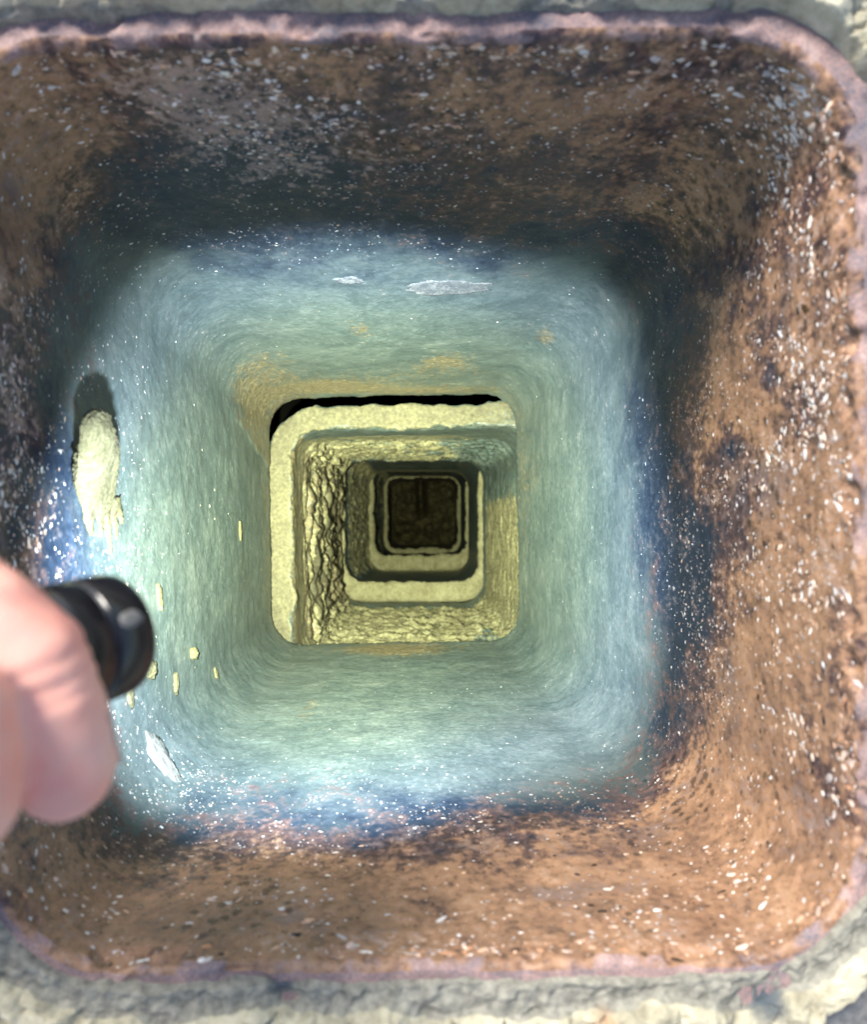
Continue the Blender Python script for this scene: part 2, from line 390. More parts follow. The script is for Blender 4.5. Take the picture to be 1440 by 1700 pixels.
for c, rt, rz, a in [((-0.091, 0.154, -0.026), 0.035, 0.022, 0.85), ((-0.067, 0.153, -0.055), 0.04, 0.03, 0.68), ((-0.075, 0.152, -0.09), 0.05, 0.03, 0.38), ((-0.151, 0.044, -0.028), 0.05, 0.03, 0.55),
                     ((0.130, -0.035, -0.120), 0.04, 0.035, 0.40), ((0.136, 0.05, -0.02), 0.08, 0.02, 0.42), ((0.10, 0.153, -0.015), 0.05, 0.014, 0.32), ((0.135, 0.01, -0.05), 0.05, 0.02, 0.2),
                     ((-0.155, 0.10, -0.03), 0.05, 0.02, 0.25), ((0.0, -0.149, -0.012), 0.14, 0.006, 0.4), ((-0.15, 0.12, -0.28), 0.03, 0.06, 0.30), ((0.10, 0.13, -0.30), 0.03, 0.06, 0.25), ((0.11, 0.05, -0.27), 0.06, 0.04, 0.16), ((0.0, -0.15, -0.19), 0.10, 0.03, 0.18)]:
    wash = wash + a * blob(p1, c, rt, rz)
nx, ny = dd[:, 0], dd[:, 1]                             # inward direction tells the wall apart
zmid = -0.160 + 0.075 * sst(0.2, 0.8, nx) - 0.03 * sst(0.2, 0.8, -nx) + 0.03 * sst(0.2, 0.8, ny) - 0.022 * sst(0.2, 0.8, -ny)  # height where the slate tone turns, laid near the flashlight beam's edge
lower = sst(0.055, -0.075, p1[:, 2] - zmid + 0.07 * fbm(p1, 14, 4, 25))  # painted light: beam-lit slate tone below, darker unlit tone above
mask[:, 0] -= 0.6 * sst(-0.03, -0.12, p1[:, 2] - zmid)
wash_lit1 = np.stack([np.zeros(len(p1)), wash, lower, np.ones(len(p1))], 1)
clay1 = mesh_obj('clay_body', p1, grid_faces(len(rows), NU1)[:, ::-1].copy(), CLAY, tile1, attrs={'mask': mask, 'dirt_dim': wash_lit1})

# ---- flecks: small raised chips of lime and of dark iron on the top tile's wall, far too many to count
INR = [j for j, r in enumerate(rows) if r[2] in 'if']
G1 = p1.reshape(len(rows), NU1, 3)
def surf(uj, vi):
    """bilinear point and frame on the top tile's grid; uj in rows, vi in columns"""
    j = np.clip(uj.astype(int), 0, len(rows) - 2); i = vi.astype(int) % NU1; fj = (uj - j)[:, None]; fi = (vi - vi.astype(int))[:, None]; i2 = (i + 1) % NU1
    a, b, c, d = G1[j, i], G1[j, i2], G1[j + 1, i], G1[j + 1, i2]
    q = (a * (1 - fi) + b * fi) * (1 - fj) + (c * (1 - fi) + d * fi) * fj
    tu = b - a; tv = c - a
    tu /= np.linalg.norm(tu, axis=1)[:, None] + 1e-12; n = np.cross(tu, tv); n /= np.linalg.norm(n, axis=1)[:, None] + 1e-12
    cen = np.stack([np.full(len(q), -0.02), np.zeros(len(q)), q[:, 2] + 0.02], 1)
    n *= np.sign(np.sum(n * (cen - q), 1))[:, None]
    return q, tu, np.cross(n, tu), n
def fleck_mesh(q, tu, tv, n, size, tint, relief, elong=(0.9, 1.7), K=7):
    m = len(q); ang = np.linspace(0, 2 * math.pi, K, endpoint=False)
    rad = size[:, None] * (0.65 + 0.6 * RNG.random((m, K)))
    el = RNG.uniform(*elong, m)[:, None]; rot = RNG.normal(0, 0.45, m)[:, None]
    ca, sa = np.cos(ang)[None] * rad * el, np.sin(ang)[None] * rad / el
    x = ca * np.cos(rot) - sa * np.sin(rot); y = ca * np.sin(rot) + sa * np.cos(rot)
    ring = q[:, None] + x[..., None] * tu[:, None] + y[..., None] * tv[:, None] - n[:, None] * 0.00008
    top = q[:, None] + 0.55 * x[..., None] * tu[:, None] + 0.55 * y[..., None] * tv[:, None] + n[:, None] * (relief * size[:, None] * (0.6 + 0.6 * RNG.random((m, K))))[..., None]
    ctr = (q + n * (relief * size)[:, None])[:, None]
    V = np.concatenate([ring, top, ctr], 1); nv = 2 * K + 1
    base = (np.arange(m) * nv)[:, None]
    tri = []
    for k in range(K):
        k2 = (k + 1) % K
        tri += [[k, k2, K + k2], [k, K + k2, K + k], [K + k, K + k2, 2 * K]]
    tri = np.array(tri)
    Fc = (base[:, :, None] + tri[None]).reshape(-1, 3)
    return V.reshape(-1, 3), Fc, np.repeat(np.concatenate([tint, np.ones((m, 1))], 1), nv, axis=0)

def scatter(name, N, dens, size, tints, relief, jmax=None, elong=(0.9, 1.7)):
    lo = INR[7] + 1; hi = INR[-1] - 1 if jmax is None else jmax
    uj = RNG.uniform(lo, hi, N); vi = RNG.uniform(0, NU1 - 1e-6, N)
    q, tu, tv, n = surf(uj, vi)
    k = RNG.random(N) < dens(q)
    q, tu, tv, n = q[k], tu[k], tv[k], n[k]
    sz = size(q) * np.exp(np.clip(RNG.normal(-0.2, 0.5, len(q)), -1.2, 0.85))
    tint = np.array(tints)[RNG.integers(0, len(tints), len(q))] * RNG.uniform(0.75, 1.15, (len(q), 1))
    V, Fc, tt = fleck_mesh(q, tu, tv, n, sz, np.clip(tint, 0, 0.9), relief, elong)
    return tag(mesh_obj(name, V, Fc, FLECK, tile1, smooth=False, attrs={'tint': tt}), kind='stuff')

DENS = [((-0.091, 0.154, -0.028), 0.032, 0.020, 2.6), ((-0.065, 0.154, -0.045), 0.032, 0.022, 2.0), ((-0.06, 0.153, -0.075), 0.05, 0.03, 0.5),
        ((0.076, 0.155, -0.019), 0.045, 0.018, 0.7), ((0.12, 0.14, -0.02), 0.03, 0.02, 0.6), ((0.136, 0.06, -0.022), 0.07, 0.022, 1.1), ((0.135, 0.02, -0.045), 0.09, 0.03, 0.5),
        ((0.130, -0.035, -0.115), 0.040, 0.035, 1.3), ((0.13, 0.085, -0.13), 0.03, 0.05, 0.8), ((0.132, 0.02, -0.10), 0.05, 0.03, 0.45),
        ((-0.151, 0.044, -0.028), 0.045, 0.025, 1.5), ((-0.153, 0.01, -0.05), 0.04, 0.02, 0.5), ((-0.158, 0.0, -0.12), 0.09, 0.05, 0.12),
        ((0.02, 0.153, -0.07), 0.06, 0.03, 0.35), ((0.0, -0.149, -0.12), 0.12, 0.035, 0.32), ((-0.12, -0.149, -0.15), 0.05, 0.06, 0.5),
        ((0.13, -0.1, -0.03), 0.03, 0.02, 0.4), ((-0.10, 0.149, -0.14), 0.05, 0.05, 0.3)]
def pale_d(q):
    f = 0.05 + 0.05 * sst(-0.22, -0.06, q[:, 2])
    for c, rt, rz, a in DENS: f = f + 0.42 * a * blob(q, c, rt, rz)
    f = f * (0.15 + 1.9 * sst(-0.15, 0.45, fbm(q, 34, 3, 31)))
    return f * (0.05 + 0.95 * sst(-0.22, -0.14, q[:, 2])) * sst(-0.5, -0.3, q[:, 2]) + 0.001
scatter('lime_fleck_coat', 160000, pale_d, lambda q: 0.00042 + 0.00036 * sst(-0.12, 0.0, q[:, 2]),
        [(0.80, 0.60, 0.47), (0.85, 0.70, 0.58), (0.68, 0.44, 0.30), (0.55, 0.50, 0.48), (0.88, 0.80, 0.72), (0.45, 0.32, 0.24), (0.88, 0.85, 0.82), (0.88, 0.85, 0.82)], 0.16)
def fine_d(q):
    f = 0.22 * blob(q, (0.135, 0.03, -0.06), 0.12, 0.05) + 0.12 * blob(q, (0.0, 0.154, -0.05), 0.14, 0.05) + 0.25 * blob(q, (0.128, -0.04, -0.14), 0.07, 0.06) + 0.12 * blob(q, (0.126, 0.06, -0.17), 0.06, 0.07) + 0.09
    f = f + 0.1 * sst(0.1, 0.15, q[:, 1]) * blob(q * np.array([0, 0, 1]), (0, 0, -0.13), 1, 0.06) + 0.18 * blob(q, (-0.10, -0.149, -0.19), 0.08, 0.06)
    return f * (0.4 + 1.2 * sst(-0.2, 0.3, fbm(q, 45, 2, 33))) * (0.05 + 0.95 * sst(-0.22, -0.14, q[:, 2])) * sst(-0.55, -0.3, q[:, 2])
scatter('fine_lime_fleck_coat', 80000, fine_d, lambda q: np.full(len(q), 0.00040),
        [(0.8, 0.8, 0.8), (0.85, 0.83, 0.8), (0.5, 0.51, 0.53), (0.3, 0.31, 0.33)], 0.2)
def dark_d(q):
    f = 0.10 * sst(0.1, 0.6, rust_field(q)) + 0.25 * blob(q, (0.134, 0.09, -0.055), 0.04, 0.03) + 0.2 * blob(q, (0.12, -0.13, -0.06), 0.05, 0.05)
    return f * sst(-0.2, -0.1, q[:, 2]) * (0.3 + 1.3 * sst(-0.2, 0.3, fbm(q, 40, 2, 35)))
scatter('iron_fleck_coat', 15000, dark_d, lambda q: 0.00045 + 0.0004 * sst(-0.12, 0.0, q[:, 2]),
        [(0.025, 0.02, 0.02), (0.05, 0.032, 0.02), (0.09, 0.05, 0.02), (0.03, 0.03, 0.035)], 0.12)
def rim_d(q):
    return 0.9 * np.exp(-((q[:, 2] + 0.006) / 0.005) ** 2) * (0.02 + sst(0.05, 0.40, fbm(q, 25, 2, 41)) + 0.25 * sst(0.10, 0.14, q[:, 0]))
scatter('rim_chip_coat', 9000, rim_d, lambda q: np.full(len(q), 0.0009),
        [(0.62, 0.40, 0.28), (0.52, 0.28, 0.16), (0.66, 0.50, 0.42), (0.45, 0.27, 0.17)], 0.16, jmax=INR[60], elong=(0.9, 1.9))

def on_wall(px, py):
    """nearest point (and inward normal) of the top tile's inner wall for a measured point of the photograph"""
    Q = G1[INR[0]:INR[-1] - 2]
    d = CAM_Z - Q[..., 2]
    k = np.argmin((720 + Q[..., 0] / d * FOC - px) ** 2 + (850 - Q[..., 1] / d * FOC - py) ** 2)
    j, i = divmod(int(k), NU1)
    q_, tu_, tv_, n_ = surf(np.array([float(INR[0] + j)]), np.array([float(i)]))
    return Vector(q_[0]), Vector(n_[0]), Vector(tu_[0])
# two spots where the glaze has spalled off the upper wall (real shallow scabs of pale clay)
def scab(name, c, nrm, tu, w, h, t, mat, parent=None, seed=0, K=26, rings=6):
    """thin irregular flake: outline w by h in the tu/tv plane at c, thickness t along nrm"""
    nrm = Vector(nrm).normalized(); tu = Vector(tu); tu = (tu - nrm * tu.dot(nrm)).normalized(); tv = nrm.cross(tu)
    V, Fc = [], []
    for r in range(rings):
        f = r / (rings - 1)
        for k in range(K):
            a = 2 * math.pi * k / K
            e = 1 + 0.34 * mnoise.noise(Vector((math.cos(a) * 1.7 + seed * 3.1, math.sin(a) * 1.7, seed))) + 0.30 * mnoise.noise(Vector((math.cos(a) * 5, math.sin(a) * 5, seed + 9)))
            rad = (1 - f) * e
            z = t * (-0.35 if r == 0 else (0.55 + 0.45 * f) + 0.25 * mnoise.noise(Vector((math.cos(a) * rad * 4, math.sin(a) * rad * 4, seed + 4))))
            if r == 1: rad = 0.96 * e
            V.append(Vector(c) + tu * (w / 2 * rad * math.cos(a)) + tv * (h / 2 * rad * math.sin(a)) + nrm * z)
    for r in range(rings - 1):
        for k in range(K):
            k2 = (k + 1) % K
            Fc.append((r * K + k, r * K + k2, (r + 1) * K + k2, (r + 1) * K + k))
    return mesh_obj(name, np.array([tuple(v) for v in V]), Fc, mat, parent)
SPALL = mat_mortar('spalled_clay', (0.06, 0.07, 0.08), (0.13, 0.135, 0.135), (0.34, 0.33, 0.31), scale=3)
for k, (px, py, w, h) in enumerate([(742, 478, 0.056, 0.026), (580, 465, 0.019, 0.012)]):
    c_, n_, t_ = on_wall(px, py)
    scab('spalled_patch', c_ + n_ * 0.0001, n_, t_, w, h, 0.0006, SPALL, tile1, seed=k + 1, rings=9, K=40)

# ---- lower tiles
def lower_tile(A, B, z0, z1, th, label, fields, NU=520, NI=180, fil=0.004, glaze=0.35):  # glaze: mix from the navy unlit slate to the paler beam-lit one
    t = empty('flue_tile', ((A[0]), A[1], z1))
    tag(t, label, 'flue tile', 'clay flue tiles stacked down the chimney')
    P, D, rws = tile_grid(A, B, z0, z1, NU, NI, th, fil)
    pt = np.repeat(np.array([r[2] for r in rws]), NU); p = P.reshape(-1, 3); dd = D.reshape(-1, 3)
    fr = fields(p, dd, pt); mk, ds = fr[:2]
    ragged = sst(z0 - 0.03, z0, p[:, 2])[:, None] * np.stack([fbm(p, 30, 5, 201, 0.65), fbm(p, 30, 5, 202, 0.65), np.zeros(len(p))], 1) * 0.008
    p = p + ragged
    dirt_dim = np.where(pt == 't', 0.76, 0) + np.where(pt == 'f', 0.6, 0) + (fr[2] if len(fr) > 2 else 0)  # top face and lip darkened in colour against the head-on beam, plus soot
    mesh_obj('clay_body', p + dd * ds[:, None], grid_faces(len(rws), NU)[:, ::-1].copy(), CLAY, t, attrs={'mask': mk, 'dirt_dim': np.stack([dirt_dim, dirt_dim * 0, dirt_dim * 0 + glaze, dirt_dim * 0 + 1], 1)})
    return t
def C(px, py, d, w, r, rot=0.0, hx=None):
    v = at(px, py, d); return (v.x, v.y, w, hx or w, r, R(rot))

def fields2(p, dd, pt):
    z = Z[2] - p[:, 2]                                   # depth below this tile's top, 0..0.61
    inn = pt == 'i'
    left = sst(0.3, 0.8, dd[:, 0]) * inn; right = sst(0.3, 0.8, -dd[:, 0]) * inn
    topw = sst(0.3, 0.8, -dd[:, 1]) * inn; botw = sst(0.3, 0.8, dd[:, 1]) * inn
    f = fbm(p, 26, 4, 51); f2 = fbm(p, 70, 4, 52)
    fl_ = fbm(p * np.array([1, 0.16, 1]), 80, 4, 55, 0.6); ft_ = fbm(p * np.array([0.35, 1, 1]), 60, 4, 56, 0.6)
    ridge = 1 - np.abs(fbm(p * np.array([1, 0.7, 1]), 30, 4, 53)) * 2.2
    band = sst(0.06, 0.14, z) * sst(0.60, 0.50, z)
    ds = left * band * (0.026 * fl_ + 0.010 * f + 0.004 * f2 + 0.001)
    ds += (topw + botw) * sst(0.1, 0.2, z) * sst(0.6, 0.5, z) * (0.016 * ft_ + 0.004 * f2)
    ds += right * sst(0.05, 0.15, z) * sst(0.12, 0.0, p[:, 1]) * (0.005 * fl_ + 0.002 * f2)
    ds += 0.0012 * fbm(p, 50, 3, 54) + 0.0025 * fbm(p, 45, 3, 58) * (pt == 't')
    crust = left * (0.05 + 0.50 * sst(0.02, 0.08, z) + 1.3 * fbm(p * np.array([1, 0.15, 1]), 60, 3, 57)) + botw * (0.75 * sst(0.56, 0.5, z)) + topw * 0.62 * sst(0.05, 0.10, z) * sst(0.6, 0.5, z)
    crust += right * 0.80 * sst(0.05, 0.15, z) * sst(0.62, 0.5, z) * sst(0.10, -0.03, p[:, 1]) + right * 0.45 * (blob(p, at(845, 900, 1.15), 0.07, 0.16) + blob(p, at(845, 1000, 1.12), 0.04, 0.12))
    crust -= 0.7 * blob(p, at(820, 1040, 1.02), 0.03, 0.14) + 0.7 * blob(p, at(825, 745, 1.1), 0.06, 0.3)
    crust += 0.30 * f + np.where(pt == 't', 0.85, 0) + np.where(pt == 'f', 0.55, 0)
    och = 0.55 * left + 0.1 * f
    soot = 0.95 * left * band * sst(0.0, 0.22, fbm(p * np.array([1, 0.14, 1]), 55, 3, 59))
    return np.stack([np.full(len(p), -0.5), crust, och, np.zeros(len(p))], 1), ds, soot
def fields_deep(seed, z0, crl, crt, rust=-0.5):
    def fn(p, dd, pt):
        z = z0 - p[:, 2]; inn = pt == 'i'
        left = sst(0.3, 0.8, dd[:, 0]) * inn; topw = sst(0.3, 0.8, -dd[:, 1]) * inn
        f = fbm(p, 24, 4, seed); f2 = fbm(p, 60, 3, seed + 1)
        ds = left * 0.007 * (f + f2) + 0.0012 * f2
        crust = crl * left * sst(0.05, 0.15, z) + crt * topw * sst(0.05, 0.15, z) + 0.35 * f + np.where(pt == 't', 0.8, 0) + np.where(pt == 'f', 0.7, 0)
        crust += 0.85 * sst(0.07, 0.03, np.abs(z - 0.60)) * inn
        return np.stack([np.full(len(p), rust), crust, 0.3 * left + 0.2 * topw, np.zeros(len(p))], 1), ds
    return fn
W = 0.287
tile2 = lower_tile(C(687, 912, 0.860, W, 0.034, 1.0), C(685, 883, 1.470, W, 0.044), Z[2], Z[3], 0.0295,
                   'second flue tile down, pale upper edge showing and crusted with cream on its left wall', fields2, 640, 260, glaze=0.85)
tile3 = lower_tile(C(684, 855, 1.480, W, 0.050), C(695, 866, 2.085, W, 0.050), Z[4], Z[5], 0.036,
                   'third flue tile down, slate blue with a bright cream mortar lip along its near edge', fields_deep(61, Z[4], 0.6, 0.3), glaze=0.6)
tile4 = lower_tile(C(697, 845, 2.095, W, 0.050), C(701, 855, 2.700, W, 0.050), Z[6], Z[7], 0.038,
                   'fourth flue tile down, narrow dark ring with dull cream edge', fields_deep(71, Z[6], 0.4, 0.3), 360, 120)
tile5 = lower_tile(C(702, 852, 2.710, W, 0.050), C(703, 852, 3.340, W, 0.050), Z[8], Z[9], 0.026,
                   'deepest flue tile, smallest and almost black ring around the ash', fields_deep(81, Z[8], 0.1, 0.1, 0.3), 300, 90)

# mortar beds squeezed out between the lower tiles (each lies on the tile below it)
def mortar_bed(tile, A, z, th, r0, squeeze, seed, lo=0.0, hi=1.0):
    NUb, K = 420, 14; s = lo + (hi - lo) * np.arange(NUb) / NUb
    pb, nb = ring_at(s, A, A, 0)
    V = np.zeros((K, NUb, 3))
    q3 = np.concatenate([pb, np.full((NUb, 1), z)], 1)
    amp = 1 + 0.9 * fbm(q3, 22, 3, seed) + 0.5 * fbm(q3, 80, 3, seed + 1)
    for j in range(K):
        a = 2 * math.pi * j / K
        off = th * 0.45 + (th * 0.5) * math.cos(a) - (squeeze * amp if math.cos(a) < 0 else 0) * abs(math.cos(a))
        V[j, :, :2] = pb + nb * np.asarray(off).reshape(-1, 1) if np.ndim(off) else pb + nb * off
        V[j, :, 2] = z + r0 * math.sin(a) * amp
    Vr = V.reshape(-1, 3); Vr = Vr + 0.0012 * fbm(Vr, 120, 3, seed + 2)[:, None]
    return mesh_obj('mortar_bed', Vr, grid_faces(K, NUb), JOINT, tile)
mortar_bed(tile3, C(684, 855, 1.480, W, 0.050), Z[4] + 0.004, 0.036, 0.009, 0.006, 91)
mortar_bed(tile4, C(697, 845, 2.095, W, 0.050), Z[6] + 0.004, 0.038, 0.012, 0.010, 92)
mortar_bed(tile5, C(702, 852, 2.710, W, 0.050), Z[8] + 0.004, 0.026, 0.012, 0.012, 93)

# the masonry shaft round the liner, and the ash at the bottom
def box_tube(name, x0, x1, y0, y1, z0, z1, t, mat):
    V = []; Fc = []
    for (a, b, c, d) in ((x0, x1, y0, y1), (x0 - t, x1 + t, y0 - t, y1 + t)):
        for z in (z0, z1): V += [(a, c, z), (b, c, z), (b, d, z), (a, d, z)]
    for k in range(4):
        k2 = (k + 1) % 4
        Fc += [(k, 4 + k, 4 + k2, k2), (8 + k, 8 + k2, 12 + k2, 12 + k), (k, k2, 8 + k2, 8 + k), (4 + k, 12 + k, 12 + k2, 4 + k2)]
    return mesh_obj(name, np.array(V, float), Fc, mat, smooth=False)
tag(box_tube('chimney_shaft', -0.255, 0.215, -0.235, 0.225, -0.035, -3.2, 0.10, SOOT), kind='structure')
n = 90; gx, gy = np.meshgrid(np.linspace(-0.25, 0.21, n), np.linspace(-0.23, 0.22, n))
gp = np.stack([gx.ravel(), gy.ravel(), np.full(n * n, Z[9] + 0.02)], 1)
gp[:, 2] += 0.11 * fbm(gp, 13, 5, 95, 0.6) + 0.16 * np.exp(-((gp[:, 0] + 0.055) / 0.020) ** 2) * sst(-0.06, 0.03, gp[:, 1]) + 0.05 * np.exp(-((gp[:, 1] + 0.07) / 0.03) ** 2)
jj, ii = np.meshgrid(np.arange(n - 1), np.arange(n - 1), indexing='ij')
fc = np.stack([jj * n + ii, jj * n + ii + 1, (jj + 1) * n + ii + 1, (jj + 1) * n + ii], -1).reshape(-1, 4)
tag(mesh_obj('ash_floor', gp, fc, ASH), kind='structure')

# ------------------------------------------------------------------ crown and mortar collar round the rim
s = np.arange(1500) / 1500
pr, nr = ring_at(s, T1A, T1A, 0)
K = 90
q3 = np.concatenate([pr, np.zeros((1500, 1))], 1)
topside = sst(0.2, 0.7, nr[:, 1]); botside = sst(0.2, 0.7, -nr[:, 1]); rightside = sst(0.2, 0.7, nr[:, 0]); leftside = sst(0.2, 0.7, -nr[:, 0])
inner = 0.0068 + 0.0016 * fbm(q3, 30, 3, 101) + 0.0005 * fbm(q3, 120, 2, 102)
inner += 0.003 * topside * blob(q3, (-0.06, 0.155, 0), 0.05, 1) - 0.0026 * botside - 0.0008 * rightside
corner = blob(q3, (0.125, 0.145, 0), 0.05, 1); inner += 0.004 * corner
outer = 0.046 + 0.009 * fbm(q3, 22, 3, 103) + 0.003 * fbm(q3, 90, 3, 104)
cbr = blob(q3, (0.125, -0.135, 0), 0.035, 1); outer -= 0.024 * cbr
V = np.zeros((K, 1500, 3))
for j in range(K):
    f = j / (K - 1)
    off = inner + (outer - inner) * f
    V[j, :, :2] = pr + nr * off[:, None]
    V[j, :, 2] = 0
v = V.reshape(-1, 3); f = np.repeat(np.linspace(0, 1, K), 1500)
lump = fbm(v, 42, 4, 105); lump2 = fbm(v, 110, 4, 106); bill = np.abs(fbm(v, 60, 3, 107))
offm = np.concatenate([inner + (outer - inner) * k for k in np.linspace(0, 1, K)])
shelf = sst(0.0085, 0.0125, offm + 0.008 * lump - 0.0035 * np.tile(botside, K)) * (0.35 + 0.65 * np.tile(np.maximum(botside, 0.0) + topside * 0.8 + rightside * 0.4 + leftside, K).clip(0, 1))
hgt = 0.0022 + 0.0045 * shelf + 0.0055 * lump * shelf + 0.0032 * lump2 + 0.0014 * fbm(v, 320, 3, 109) + 0.0035 * bill * shelf - 0.0015 * sst(0.06, 0.0, bill) * shelf
hgt *= sst(1.0, 0.93, f) * 0.999 + 0.001
hgt -= 0.012 * sst(0.93, 1.0, f)                      # outer foot goes down into the concrete
hgt -= 0.006 * sst(0.05, 0.0, f)                     # inner lip goes down beside the tile
# hollows where the mortar has broken away beside the rim
for c, rr in [((0.108, -0.158, 0), 0.012), ((-0.050, -0.160, 0), 0.006), ((-0.156, -0.13, 0), 0.012), ((0.15, 0.10, 0), 0.02)]:
    hgt -= 0.0035 * blob(v, c, rr, 1)
# cracks
crk = np.abs(fbm(v, 17, 3, 108)); hgt -= 0.0035 * sst(0.022, 0.0, crk) * shelf
v[:, 2] = hgt
grey = 0.95 * sst(0.55, 0.15, shelf) + 0.3 * lump2
stain = 0.9 * blob(v, (0.055, -0.166, 0), 0.010, 1)
dark = 0.8 * blob(v, (0.108, -0.158, 0), 0.010, 1) + 0.7 * blob(v, (-0.050, -0.1525, 0), 0.007, 1) + 0.9 * blob(v, (-0.157, -0.13, 0), 0.014, 1) + 0.55 * blob(v, (0.148, 0.09, 0), 0.02, 1)
# underside so that the collar is solid
low = V.reshape(K, 1500, 3)[[K - 1, 0]].copy(); low[:, :, 2] = -0.03
vv = np.concatenate([v, low.reshape(-1, 3)]); mk = np.stack([grey, stain, dark, np.zeros(len(v))], 1); mk = np.concatenate([mk, np.zeros((3000, 4))])
collar = mesh_obj('mortar_collar', vv, grid_faces(K + 2, 1500), MORTAR, attrs={'mask': mk})
tag(collar, 'lumpy cream mortar collar bedded around the rim of the top flue tile', 'mortar')

# concrete crown slab: a sheet with the flue's hole in it
NC, KC = 500, 50
s = np.arange(NC) / NC; pr2, nr2 = ring_at(s, T1A, T1A, 0)
V = np.zeros((KC, NC, 3))
for j in range(KC):
    f = (j / (KC - 1)) ** 1.8
    sq = np.maximum(np.abs(pr2[:, 0] - T1A[0]) / 0.1435, np.abs(pr2[:, 1] - T1A[1]) / 0.1515)[:, None]
    far = np.array(T1A[:2]) + (pr2 - np.array(T1A[:2])) / sq * 2.5
    V[j, :, :2] = (pr2 + nr2 * 0.0235) * (1 - f) + far * f
v = V.reshape(-1, 3); v[:, 2] = -0.004 + 0.0012 * fbm(v, 40, 4, 110) + 0.001 * fbm(v, 150, 3, 111) - 0.05 * np.hypot(v[:, 0], v[:, 1]).clip(0, 2) * 0.3
tag(mesh_obj('concrete_crown', v, grid_faces(KC, NC, False), CONC), kind='structure')

# ------------------------------------------------------------------ mortar stuck to the left wall of the top tile
def wall_frame(z):
    """left wall x at height z"""
    t = -z / 0.61
    return T1A[0] + (T1B[0] - T1A[0]) * t - 0.1435
def lump_mesh(name, chains, mat, vox, rough, seed, scale=200, smooth=2):
    """union of ball chains, re-meshed to one skin and roughened"""
    bm = bmesh.new()
    for pts in chains:
        for (a, ra), (b, rb) in zip(pts[:-1], pts[1:]):
            a, b = Vector(a), Vector(b); L = (b - a).length; m = max(2, int(L / (0.22 * min(ra, rb))) + 1)
            for i in range(m):
                f = i / (m - 1); bmesh.ops.create_icosphere(bm, subdivisions=3, radius=ra + (rb - ra) * f, matrix=Matrix.Translation(a.lerp(b, f)))
    me = bpy.data.meshes.new(name); bm.to_mesh(me); bm.free()
    o = bpy.data.objects.new(name, me); COL.objects.link(o)
    md = o.modifiers.new('r', 'REMESH'); md.mode = 'VOXEL'; md.voxel_size = vox
    if smooth: ms = o.modifiers.new('s', 'SMOOTH'); ms.factor = 0.5; ms.iterations = smooth
    dg = bpy.context.evaluated_depsgraph_get(); me2 = bpy.data.meshes.new_from_object(o.evaluated_get(dg))
    o.modifiers.clear(); o.data = me2; bpy.data.meshes.remove(me)
    if rough:
        co = np.zeros(len(me2.vertices) * 3, np.float32); me2.vertices.foreach_get('co', co); co = co.reshape(-1, 3).astype(float)
        no = np.zeros(len(me2.vertices) * 3, np.float32); me2.vertices.foreach_get('normal', no); no = no.reshape(-1, 3)
        co = co + no * (rough * (fbm(co, scale, 3, seed) + 0.6 * fbm(co, scale * 3, 2, seed + 1)))[:, None]
        me2.vertices.foreach_set('co', co.astype(np.float32).ravel()); me2.update()
    me2.polygons.foreach_set('use_smooth', np.ones(len(me2.polygons), dtype=bool))
    me2.materials.clear(); me2.materials.append(mat)
    return o
BLOBM = mat_mortar('pale_mortar', (0.060, 0.053, 0.026), (0.105, 0.096, 0.052), (0.16, 0.15, 0.09), scale=2)
PALE = mat_mortar('whitish_mortar', (0.09, 0.09, 0.08), (0.16, 0.16, 0.145), (0.24, 0.24, 0.22), scale=2)
def lw(y, z, out):                                     # point standing off the left wall
    return Vector((wall_frame(z) + out * 1.6, y, z))
blobo = lump_mesh('mortar_blob', [
    [(lw(0.036, -0.079, 0.006), 0.0080), (lw(0.030, -0.083, 0.006), 0.0090), (lw(0.017, -0.094, 0.003), 0.0088), (lw(0.006, -0.104, 0.0), 0.0080)],
    [(lw(0.038, -0.083, 0.004), 0.0060), (lw(0.022, -0.098, 0.003), 0.0075), (lw(0.005, -0.112, -0.001), 0.0075)],
    [(lw(0.006, -0.098, 0.0), 0.0050), (lw(-0.002, -0.096, 0.0005), 0.0036), (lw(-0.009, -0.100, 0.0), 0.0018)],
    [(lw(0.002, -0.108, 0.0), 0.0040), (lw(-0.006, -0.109, 0.0004), 0.0020), (lw(-0.011, -0.111, 0.0), 0.0012)],
    [(lw(0.002, -0.114, 0.0), 0.0036), (lw(-0.010, -0.1175, 0.0006), 0.0023), (lw(-0.020, -0.122, 0.0), 0.0014)],
    [(lw(0.002, -0.120, 0.0), 0.0036), (lw(-0.006, -0.1255, 0.0004), 0.0020), (lw(-0.013, -0.129, 0.0), 0.0012)],
    [(lw(0.004, -0.122, 0.0), 0.0036), (lw(-0.001, -0.131, 0.0004), 0.0022), (lw(-0.005, -0.135, 0.0), 0.0014)]], BLOBM, 0.0005, 0.0013, 121, 330, smooth=1)
# pressed flat against the wall, its upper end standing off
bco = np.zeros(len(blobo.data.vertices) * 3, np.float32); blobo.data.vertices.foreach_get('co', bco); bco = bco.reshape(-1, 3)
bw = T1A[0] + (T1B[0] - T1A[0]) * (-bco[:, 2] / 0.61) - 0.1445
bco[:, 0] = bw + np.maximum(bco[:, 0] - bw, -0.004) * 0.5 + 0.009 * sst(0.004, 0.036, bco[:, 1]) * sst(-0.004, 0.004, bco[:, 0] - bw)
zc = -0.081 - (0.036 - bco[:, 1]) * 0.87
zn = zc + (bco[:, 2] - zc) * (1.1 + 0.45 * sst(-0.002, 0.01, bco[:, 1])) + 0.008 * sst(0.0, 0.036, bco[:, 1])
bco[:, 0] -= (T1B[0] - T1A[0]) / 0.61 * (zn - bco[:, 2]); bco[:, 2] = zn      # keep to the leaning wall
blobo.data.vertices.foreach_set('co', bco.ravel()); blobo.data.update()
